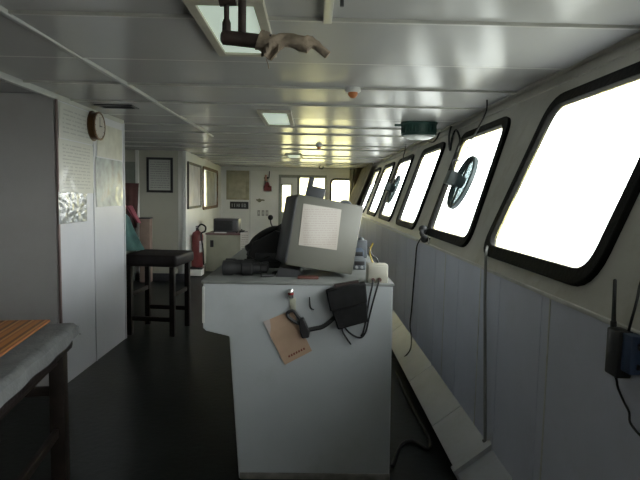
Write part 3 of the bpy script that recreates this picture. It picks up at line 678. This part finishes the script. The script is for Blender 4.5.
tag(MB().box((mb_.x+.02, CYf+.12, zc), (b.x+.005, CYf+.25, zc+.05), .006).cyl((mb_.x+.06, CYf+.18, zc+.05), (mb_.x+.06, CYf+.18, zc+.075), .012).build('small_black_case', M_black, origin=(mb_.x+.05, CYf+.18, zc)), 'small black case on the cabinet corner beside the microwave', 'case')
n0 = ony(240.5, 232.5, CYf-.02); n1 = ony(249, 252, CYf-.02)
nt_ = MB(); nt_.grid(lambda u, v: Vector((n0.x+(n1.x-n0.x)*u, CYf-.012-.02*math.sin(v*2.2), n1.z+(n0.z-n1.z)*v+.01*u)), 6, 8, .002)
tag(nt_.build('pinned_papers', printed('pinned_print', (.66, .64, .58), (.30, .25, .2), 'X', 'Z', 9, .6, 0, 3), origin=(n0.x, CYf, n1.z)), 'white printed papers hanging from the cabinet front corner', 'papers')

# ================================================================== FAR WALL
a = fy(226.5, 169); b = fy(249.5, 200)
t = thing('notice_board', 'beige notice board on the far wall above the microwave', 'notice board', (a[0], Y1, b[1]))
MB().box((a[0], Y1-.02, b[1]), (b[0], Y1, a[1]), .003).build('board', mat('beige_board', (.40, .37, .25), .6, var=.22, scale=5, dirt=(.48, .46, .36), dscale=4, damt=.6), t)
MB().box((a[0]+.06, Y1-.026, b[1]+.05), (b[0]-.1, Y1-.018, a[1]-.08), .001).build('pinned_sheet', mat('yellowed_sheet', (.46, .43, .30), .6, var=.15, scale=7), t)
a = fy(230, 201.5); b = fy(248.5, 209)
t = thing('name_plate', 'black name plate with pale marks under the notice board', 'name plate', (a[0], Y1, b[1]))
MB().box((a[0], Y1-.02, b[1]), (b[0], Y1, a[1]), .003).build('plate', M_black, t)
ch = MB(); u0 = a[0]+.05; hh = a[1]-b[1]
for k_, st in enumerate(('I', 'I', 'H', 'I', 'E', 'O')):
    x = u0+k_*(b[0]-a[0]-.1)/6; z0, z1 = b[1]+hh*.25, b[1]+hh*.72; y = Y1-.024
    for (p0, p1, q0, q1) in {'I': [(0, .3, 0, 1)], 'H': [(0, .25, 0, 1), (.6, .85, 0, 1), (0, .85, .4, .6)], 'E': [(0, .25, 0, 1), (0, .8, 0, .2), (0, .8, .4, .6), (0, .8, .8, 1)], 'O': [(0, .25, 0, 1), (.6, .85, 0, 1), (0, .85, 0, .2), (0, .85, .8, 1)]}[st]:
        ch.box((x+p0*.055, y, z0+q0*(z1-z0)), (x+p1*.055, Y1-.018, z0+q1*(z1-z0)))
ch.build('marks', mat('pale_marks', (.33, .34, .33), .5), t)
# red alarm horn
a = fy(266.5, 180); y = Y1-.06
def f3(px, py, o=.06): p = ony(px, py, Y1-o); return p
t = thing('alarm_horn', 'red alarm bell unit hung high on the far wall', 'alarm', (a[0], Y1, f3(267, 191).z))
MB().box(f3(263.5, 191)+Vector((0, 0, 0)), f3(271.5, 186)+Vector((0, .058, 0)), .012).build('base', M_red, t)
MB().lathe(f3(267, 187), (0, 0, 1), [(0, .075), (.04, .07), (.10, .05), (.13, .03)], 16).build('horn_bell', M_red, t)
MB().lathe(f3(265.8, 181, .05), (0, 0, 1), [(0, .05), (.03, .035), (.12, .03), (.16, .025)], 14).build('neck', mat('pale_red', (.52, .30, .24), .5), t)
MB().box(f3(264, 178.8, .06), f3(268.5, 177, .001), .01).build('bracket', M_black, t)
MB().tube([f3(269, 178, .03), f3(269.4, 173, .02), f3(269.6, 169.5, .02), f3(269.6, 166.5, .02)], .012, 8).build('cord', M_black, t)
a = f3(259, 200, .02)
tag(MB().tube([f3(256.5, 199.5, .02), f3(259, 201, .03), f3(262, 200, .02), f3(264.5, 200.5, .02)], .02, 8).lathe(f3(259.5, 200.4, .001), (0, -1, 0), [(0, .05), (.03, .045), (.035, .02)], 16).build('wall_bracket', mat('olive_metal', (.25, .25, .17), .5), origin=a), 'small olive bracket on the far wall below the red alarm', 'bracket')
for i, (px, s) in enumerate(((258.8, 'switch plate nearer the notice board'), (263, 'middle switch plate below the red alarm'), (267, 'switch plate nearer the far door'))):
    a = f3(px, 213, .02)
    t = thing('switch_plate', 'small white '+s, 'switch plate', a, 'switch plates on the far wall')
    MB().box(a+Vector((-.035, -.002, -.075)), a+Vector((.035, .021, .075)), .004).build('plate', mat('switch_grey', (.40, .40, .37), .5), t)
    MB().box(a+Vector((-.012, -.01, -.03)), a+Vector((.012, 0, .03)), .003).build('rocker', M_white, t)

# curtain in the far corner
cu = MB(); ca0 = ony(353.5, 176, 13.2); ca1 = ony(366, 176, 13.2)
def cur(u, v):
    z = 2.12-1.0*v
    if u < .3: return Vector((.93+(bandp(13.2, z, .08).x-.93)*u/.3, 13.3-.1*u/.3+.035*math.sin(u*60), z))
    return bandp(13.2-2.2*(u-.3)/.7, z, .08+.03*math.sin(u*60))
cu.grid(cur, 110, 8, .008)
tag(cu.build('curtain', mat('beige_curtain', (.26, .235, .165), .9, var=.2, scale=6), origin=(1.1, 13.1, .98)), 'beige curtain gathered in the far corner beside the last window', 'curtain')
struct(MB().tube([(.93, 13.3, 2.135), (1.2, 13.2, 2.135), (1.24, 13.1, 2.135), (1.24, 11.0, 2.135)], .015, 8, 0).build('trim_15', M_dark))

# ================================================================== CONSOLE
KY = 2.63; KT = 1.028; KE = 5.3
prof = [(.428, 0), (.415, KT), (-.536, KT), (-.538, .79), (-.522, .775), (-.405, .748), (-.352, 0)]
t = thing('bridge_console', 'long grey steel console with overhanging desk along the middle of the wheelhouse', 'console', (0, KY+.2, 0))
def prismy(pr, y0, y1): return MB().prism([(x, y0, z) for x, z in pr], (0, y1-y0, 0))
prismy(prof, KY, KE).build('body', M_console, t, smooth=False, bevel=.006)
MB().box((-.545, KY-.004, KT-.012), (.422, KE+.01, KT+.004), .003).build('desk_top', mat('desk_paint', (.22, .23, .22), .4, var=.12, dirt=(.15, .15, .135), damt=.5), t)
MB().box((-.541, KY-.003, .815), (-.528, KY+.012, 1.0), .003).build('edge_strip', mat('chipped_white', (.60, .60, .57), .5, var=.2, dirt=(.38, .37, .34), dscale=8, damt=.7), t)
MB().box((-.347, KY-.004, 0), (.43, KY+.01, .035), .003).build('kick_strip', mat('grimy_grey', (.22, .21, .19), .6, var=.3, scale=14), t)
def kf(px, py, o=.0): return ony(px, py, KY-o)
def kt(px, py, z=KT+.004): return onz(px, py, z)

# leaning cabinet on the console
br_ = kt(352, 277.5); wd, ht, dp = .365, .372, .34
E_ = Matrix.Translation(br_+Vector((0, 0, .0015)))@Matrix.Rotation(R(12.5), 4, 'Z')@Matrix.Rotation(R(9.5), 4, 'Y')@Matrix.Rotation(R(-2), 4, 'X')
E_ = Matrix.Translation((0, 0, KT+.0055-min((E_@Vector((x, y, 0))).z for x in (-wd, 0) for y in (0, dp))))@E_
t = thing('equipment_cabinet', 'grey steel instrument cabinet leaning on the console with a sheet on it', 'instrument cabinet', br_)
MB().box((-wd, 0, 0), (0, dp, ht), .008, E_).build('housing', mat('cabinet_grey', (.135, .135, .113), .45, var=.05, scale=4), t)
MB().box((-wd-.004, .02, .0), (-wd-.001, dp-.02, ht-.01), .001, E_).box((-wd-.012, .0, .01), (-wd+.01, dp*.6, ht-.015), .012, E_).build('side_cover', mat('cover_dark', (.05, .053, .058), .5), t)
sh = MB(); fa, fb = .10*wd, .67*wd
def sheet_f(u, v):
    return E_@Vector((-wd+fa+(fb-fa)*u+.012*(1-v), -.002-.003*math.sin(u*3.1)*(1-v), ht*(.30+.58*v)+.006*u))
sh.grid(sheet_f, 8, 8, .001)
sh.build('taped_sheet', printed('instruction_print', (.37, .335, .29), (.30, .25, .23), 'X', 'Z', 20, .35, .2, 6), t)
# supports under the raised edge
lx = E_@Vector((-wd+.05, dp*.45, 0))
t = thing('support_block', 'dark bracket holding up the raised edge of the grey cabinet', 'bracket', (lx.x, lx.y, KT))
MB().prism([(lx.x-.07, lx.y-.10, KT+.004), (lx.x+.07, lx.y-.10, KT+.004), (lx.x+.06, lx.y-.10, (E_@Vector((-wd+.15, .05, 0))).z-.012), (lx.x-.05, lx.y-.10, (E_@Vector((-wd+.06, .05, 0))).z-.012)], (0, .22, 0)).build('block', M_dark, t)
rr = kt(308, 279.5)
tag(MB().box((rr.x-.055, rr.y+.005, KT+.004), (rr.x+.055, rr.y+.045, KT+.019), .005).build('red_tray', mat('dull_red', (.12, .045, .035), .45), origin=(rr.x, rr.y, KT)), 'small dull red tray under the front of the grey cabinet', 'tray')

# slim dark display behind
dpz = ony(313, 190, 3.5); dl = ony(303, 203, 3.5); D_ = Matrix.Translation((dl.x, 3.5, dl.z))@Matrix.Rotation(R(13), 4, 'Y')
t = thing('display_panel', 'slim dark grey display tilted on its stand behind the grey cabinet', 'display', (dpz.x-.09, 3.5, KT))
MB().box((0, -.02, -.30), (.125, .03, .125), .006, D_).build('screen_case', mat('slate_plastic', (.075, .08, .09), .45), t)
MB().box((0, -.025, .11), (.036, .02, .178), .005, D_).build('stub', mat('slate_plastic', (.075, .08, .09), .45), t)
MB().box((dl.x-.12, 3.44, KT+.004), (dl.x+.12, 3.58, KT+.03), .006).box((dl.x-.04, 3.485, KT+.02), (dl.x+.03, 3.525, KT+.20), .004).build('stand', M_black, t)

# binoculars
t0 = kt(236, 276.5); BZ = KT+.004
t = thing('binoculars', 'black binoculars lying on the front corner of the console', 'binoculars', (t0.x, t0.y+.03, BZ))
for s, yy in ((0, t0.y+.035), (1, t0.y+.125)):
    x0 = t0.x-.075
    MB().lathe((x0, yy, BZ+.0405), (1, .10*(1-2*s)*.2, 0), [(0, .034), (.003, .040), (.05, .040), (.06, .035), (.10, .034), (.105, .040), (.155, .039), (.16, .026), (.20, .022), (.205, .026), (.235, .026), (.237, .018)], 24).build('barrel', M_blackm, t)
    MB().lathe((x0+.0025, yy, BZ+.0405), (-1, 0, 0), [(0, .033), (.001, .032)], 24).build('lens', mat('coated_lens', (.02, .03, .035), .08), t)
MB().box((t0.x+.0, t0.y+.05, BZ+.02), (t0.x+.11, t0.y+.11, BZ+.05), .008).cyl((t0.x+.0, t0.y+.08, BZ+.055), (t0.x+.12, t0.y+.08, BZ+.055), .009).build('bridge', M_black, t)
cable('strap', [(t0.x+.135, t0.y-.02, BZ+.009), (t0.x+.17, t0.y-.0, BZ+.006), (t0.x+.20, t0.y+.03, BZ+.007), (t0.x+.19, t0.y+.06, BZ+.012), (t0.x+.20, t0.y+.10, BZ+.01), (t0.x+.23, t0.y+.05, BZ+.02)], .007, 'black strap bunched beside the binoculars')['category'] = 'strap'

# black desk telephone with a handset
g0 = kt(262, 262); PYq = 3.2; x0 = ony(247, 258, PYq).x; x1 = ony(284, 258, PYq).x
t = thing('desk_telephone', 'black desk telephone with raised handset behind the binoculars', 'telephone', ((x0+x1)/2, PYq, BZ))
def tz(px, py): return ony(px, py, PYq).z
MB().prism([(x0, PYq-.09, BZ), (x1, PYq-.09, BZ), (x1, PYq-.09, tz(283, 232)), (x1-.05, PYq-.09, tz(274, 230)), (x0+.05, PYq-.09, tz(256, 241)), (x0+.01, PYq-.09, tz(248, 254))], (0, .18, 0)).build('body', M_blackm, t, bevel=.008)
ha = ony(251, 246, PYq); hb_ = ony(280, 229, PYq)
hm = MB(); dv = (hb_-ha).normalized(); up = Vector((-dv.z, 0, dv.x))
hm.tube([ha+up*.0, ha.lerp(hb_, .2)+up*.02, ha.lerp(hb_, .5)+up*.028, ha.lerp(hb_, .8)+up*.022, hb_], .019, 12)
hm.lathe(ha-dv*.01-up*.03, up, [(0, .028), (.03, .031), (.05, .022)], 16).lathe(hb_-up*.03, up, [(0, .03), (.03, .033), (.055, .024)], 16)
hm.build('handset', M_black, t)
MB().tube([ha-up*.02, ha+Vector((-.01, -.10, -.04)), ha+Vector((.05, -.12, -.07)), ha+Vector((.12, -.10, -.05))], .006, 8).build('cord', M_black, t)
MB().box((x0+.06, PYq-.096, BZ+.04), (x1-.03, PYq-.089, BZ+.09), .004).build('keypad', M_dark, t)
# gooseneck microphone
mc = ony(270.5, 217.5, 3.35); t = thing('gooseneck_microphone', 'thin gooseneck microphone with round head beside the telephone', 'microphone', (mc.x+.05, 3.35, BZ))
MB().ball(mc, .017, 14).build('head', M_blackm, t)
MB().tube([mc, mc+Vector((.004, 0, -.04)), mc+Vector((.03, 0, -.09)), (mc.x+.06, 3.35, mc.z-.2), (mc.x+.06, 3.35, BZ+.01)], .004, 8).build('stalk', M_dark, t)
MB().lathe((mc.x+.06, 3.35, BZ), (0, 0, 1), [(0, .035), (.012, .033), (.018, .008)], 20).build('base', M_black, t)
pb_ = ony(275, 225, 3.31)
# dark instruments beyond the cabinet
M_inst = [mat('instrument_grey', (.14, .155, .17), .45, var=.1), M_dark, mat('instrument_blue', (.09, .12, .17), .45)]
for i, (xa, xb, yt, yy, dd, m_, lb) in enumerate(((350, 362, 240, 3.9, .2, M_dark, 'dark instrument case farthest back on the console beside the wall'), (352, 364, 250, 3.55, .18, M_inst[2], 'bluish instrument case between two dark ones behind the grey cabinet'), (353.5, 366, 259, 3.1, .16, M_inst[0], 'low grey instrument case just behind the white junction box'))):
    a = ony(xa, yt, yy); b = ony(xb, yt, yy)
    t = thing('instrument_case', lb, 'instrument', ((a.x+b.x)/2, yy, BZ), 'instrument cases on the console')
    MB().box((a.x, yy, BZ), (b.x, yy+dd, a.z), .006).build('case', m_, t)
    MB().box((a.x+.006, yy-.006, BZ+(a.z-BZ)*.45), (b.x-.008, yy+.001, a.z-.012), .002).build('faceplate', M_black, t)
    for k_ in range(2): MB().cyl((a.x+.02+.03*k_, yy-.016, BZ+(a.z-BZ)*.25), (a.x+.02+.03*k_, yy+.001, BZ+(a.z-BZ)*.25), .008, 12).build('knob', mat('knob_grey', (.35, .37, .38), .4), t)
q = ony(345, 206.5, 4.3)
t = thing('binnacle_repeater', 'small grey repeater instrument showing above the grey cabinet', 'instrument', (q.x, 4.3, BZ))
MB().box((q.x-.05, 4.25, BZ), (q.x+.05, 4.35, q.z-.02), .008).build('pedestal', M_dark, t)
MB().lathe((q.x, 4.24, q.z-.0), (0, 1, 0), [(0, .05), (.015, .055), (.1, .055), (.11, .04)], 20).build('head', M_inst[0], t)
# bits seen past the cabinet: a lever and yellow leads
a = ony(361, 240, 3.75)
tag(MB().tube([Vector((a.x, 3.75, BZ+.12)), a+Vector((0, 0, -.03)), a], [.008, .008], 8, 0).ball(a, .022).box((a.x-.04, 3.70, BZ), (a.x+.04, 3.80, BZ+.125), .006).build('control_lever', M_inst[0], origin=(a.x, 3.75, BZ)), 'control lever with round knob on the console beside the wall', 'lever')
for k_, (pts, m_, lb) in enumerate((
        ([(374, 266), (371, 258), (370, 250), (373, 243)], mat('yellow_wire', (.45, .33, .06), .5), 'yellow lead rising behind the white junction box'),
        ([(378, 266), (377, 259), (372, 255), (369, 247)], M_black, 'black lead looping up behind the white junction box'))):
    cable('lead', [Vector((ony(*pts[0], 2.80).x, 2.80, BZ+.004))]+[ony(x, y, 2.80) for x, y in pts], .005, lb, m_)
# white junction box
ja = kf(367.5, 283); jb = kf(388.5, 265); t = thing('junction_box', 'white junction box on the console front corner with two black leads', 'junction box', ((ja.x+jb.x)/2, KY+.04, BZ))
MB().box((ja.x, KY+.002, BZ), (jb.x, KY+.09, jb.z), .005).build('box', mat('ivory_plastic', (.44, .43, .365), .45), t)
MB().box((ja.x+.004, KY-.004, BZ+.03), (jb.x-.004, KY+.003, jb.z-.006), .002).build('cover', mat('ivory_plastic', (.44, .43, .365), .45), t)
for px in (373, 379.5):
    a = kf(px, 279.5); MB().cyl((a.x, KY+.003, a.z), (a.x, KY-.016, a.z), .009, 12).build('cable_gland', mat('brown_gland', (.12, .06, .05), .5), t)
cable('cable', [kf(373, 279.5, .012), kf(372, 287, .03), kf(369.5, 298, .035), kf(367.5, 310, .035), kf(365.5, 322, .03), kf(363, 333, .015), kf(361, 336, .012)], .0045, 'black lead from the white junction box hanging nearer the black adapter')
cable('cable', [kf(379.5, 279.5, .012), kf(377, 288, .022), kf(372.5, 304, .02), kf(369, 318, .015), kf(366, 331, .012), kf(362, 337, .012), kf(357, 337, .012), kf(350, 333, .012), kf(345, 328, .014)], .0045, 'black lead from the white junction box looping under the black adapter')
# black adapter hung on the front
M_ad = mat('adapter_black', (.010, .010, .0105), .7, var=.25, scale=25, spec=.25)
t = thing('power_adapter', 'bulky black power adapter hung on the console front', 'power adapter', kf(347, 306))
pr = [kf(*q) for q in ((331, 308), (337.5, 327), (367, 319), (365.5, 296), (329, 300))]
MB().prism([q_+Vector((0, -.006, 0)) for q_ in pr], (0, -.055, 0)).build('body', M_ad, t, bevel=.006)
pr = [kf(*q) for q in ((325.5, 289), (330, 309), (366, 300), (364.5, 281), (349, 283))]
MB().prism([q_+Vector((0, -.006, 0)) for q_ in pr], (0, -.068, 0)).build('hood', M_ad, t, bevel=.007)
pr = [kf(*q) for q in ((334, 283.5), (358, 279.5), (359, 282), (335, 287))]
MB().prism([q_+Vector((0, -.006, 0)) for q_ in pr], (0, -.03, 0)).build('clip', mat('brown_clip', (.035, .022, .02), .5), t, bevel=.002)
cable('cable', [kf(342, 325.5, .02), kf(343, 332, .012), kf(346.5, 338, .01), kf(351, 344.5, .01)], .004, 'short loose black lead end under the black adapter')
# plug and lead
t = thing('power_plug', 'black plug on a looped lead resting over the brown card', 'plug', kf(304, 325))
pr = [kf(*q) for q in ((298.5, 317), (304, 316), (310, 330), (309, 336), (302, 336.5), (300, 330))]
MB().prism([p_+Vector((0, -.012, 0)) for p_ in pr], (0, -.03, 0)).build('plug_body', M_black, t, bevel=.006)
MB().tube([kf(*q, .022) for q in ((300, 324), (292, 320), (287.5, 315), (289, 311.5), (293.5, 311), (297, 315), (300, 319))], .0085, 8).build('loop', M_black, t)
MB().tube([kf(308, 330, .025), kf(315, 328.5, .02), kf(322, 327, .02), kf(329, 322.5, .02), kf(336, 316, .02)], .0115, 8).build('lead', M_black, t)
# brown card
cr = [kf(*q) for q in ((285, 364.5), (312, 350.5), (292.5, 309.5), (263.5, 321.5))]
t = thing('brown_card', 'brown card tilted on the console front under the black plug', 'card', kf(287, 365))
def card(u, v): return cr[0].lerp(cr[1], u).lerp(cr[3].lerp(cr[2], u), v)+Vector((0, -.004-.004*math.sin(v*3), 0))
MB().grid(card, 6, 8, .002).build('card', mat('manila', (.46, .32, .225), .8, var=.1, scale=9, dirt=(.38, .26, .17), dscale=12, damt=.4), t)
MB().prism([card(.0, 1)+Vector((0, -.002, 0)), card(.0, .70)+Vector((0, -.002, 0)), card(.14, .84)+Vector((0, -.002, 0)), card(.22, 1)+Vector((0, -.002, 0))], (0, -.001, 0)).build('torn_corner', mat('torn_paper', (.48, .42, .40), .8), t)
mk = MB()
for k_ in range(7):
    u = .22+k_*.09; mk.prism([card(u, .10)+Vector((0, -.002, 0)), card(u+.06, .10)+Vector((0, -.002, 0)), card(u+.065, .15)+Vector((0, -.002, 0)), card(u+.005, .14)+Vector((0, -.002, 0))], (0, -.001, 0))
mk.build('red_print', mat('red_ink', (.20, .055, .035), .7), t)
# chrome fitting
a = kf(291, 292); t = thing('chrome_fitting', 'chrome fitting with a red band on the console front above the brown card', 'fitting', kf(291, 300))
MB().lathe(kf(290.8, 289, .018), (0, 0, -1), [(0, .011), (.004, .014), (.017, .0145), (.018, .013), (.028, .013), (.03, .015), (.045, .015), (.048, .01)], 22).build('cap', M_chrome, t)
MB().lathe(kf(290.8, 292.6, .018), (0, 0, -1), [(0, .0148), (.009, .0148)], 22).build('red_band', mat('red_ring', (.35, .03, .03), .4), t)
MB().box(kf(289.5, 311, .006), kf(296, 298, .0), .001).build('back_plate', mat('brassy_plate', (.33, .33, .26), .5, var=.3, scale=30), t)
tag(MB().tube([kf(309.5, 297, .004), kf(310, 303, .006), kf(311, 308, .008), kf(314, 309.5, .014)], .003, 8).build('wire_hook', M_black, origin=kf(310, 303)), 'small bent black hook on the console front beside the chrome fitting', 'hook')

# loose cable on the deck behind the console
cable('floor_cable', [(.46, 2.75, .012), (.55, 3.0, .01), (.63, 3.05, .011), (.70, 2.95, .012), (.735, 3.1, .012), (.72, 3.6, .012), (.73, 4.3, .012)], .011, 'black cable lying on the deck between the console and the sloping cover')
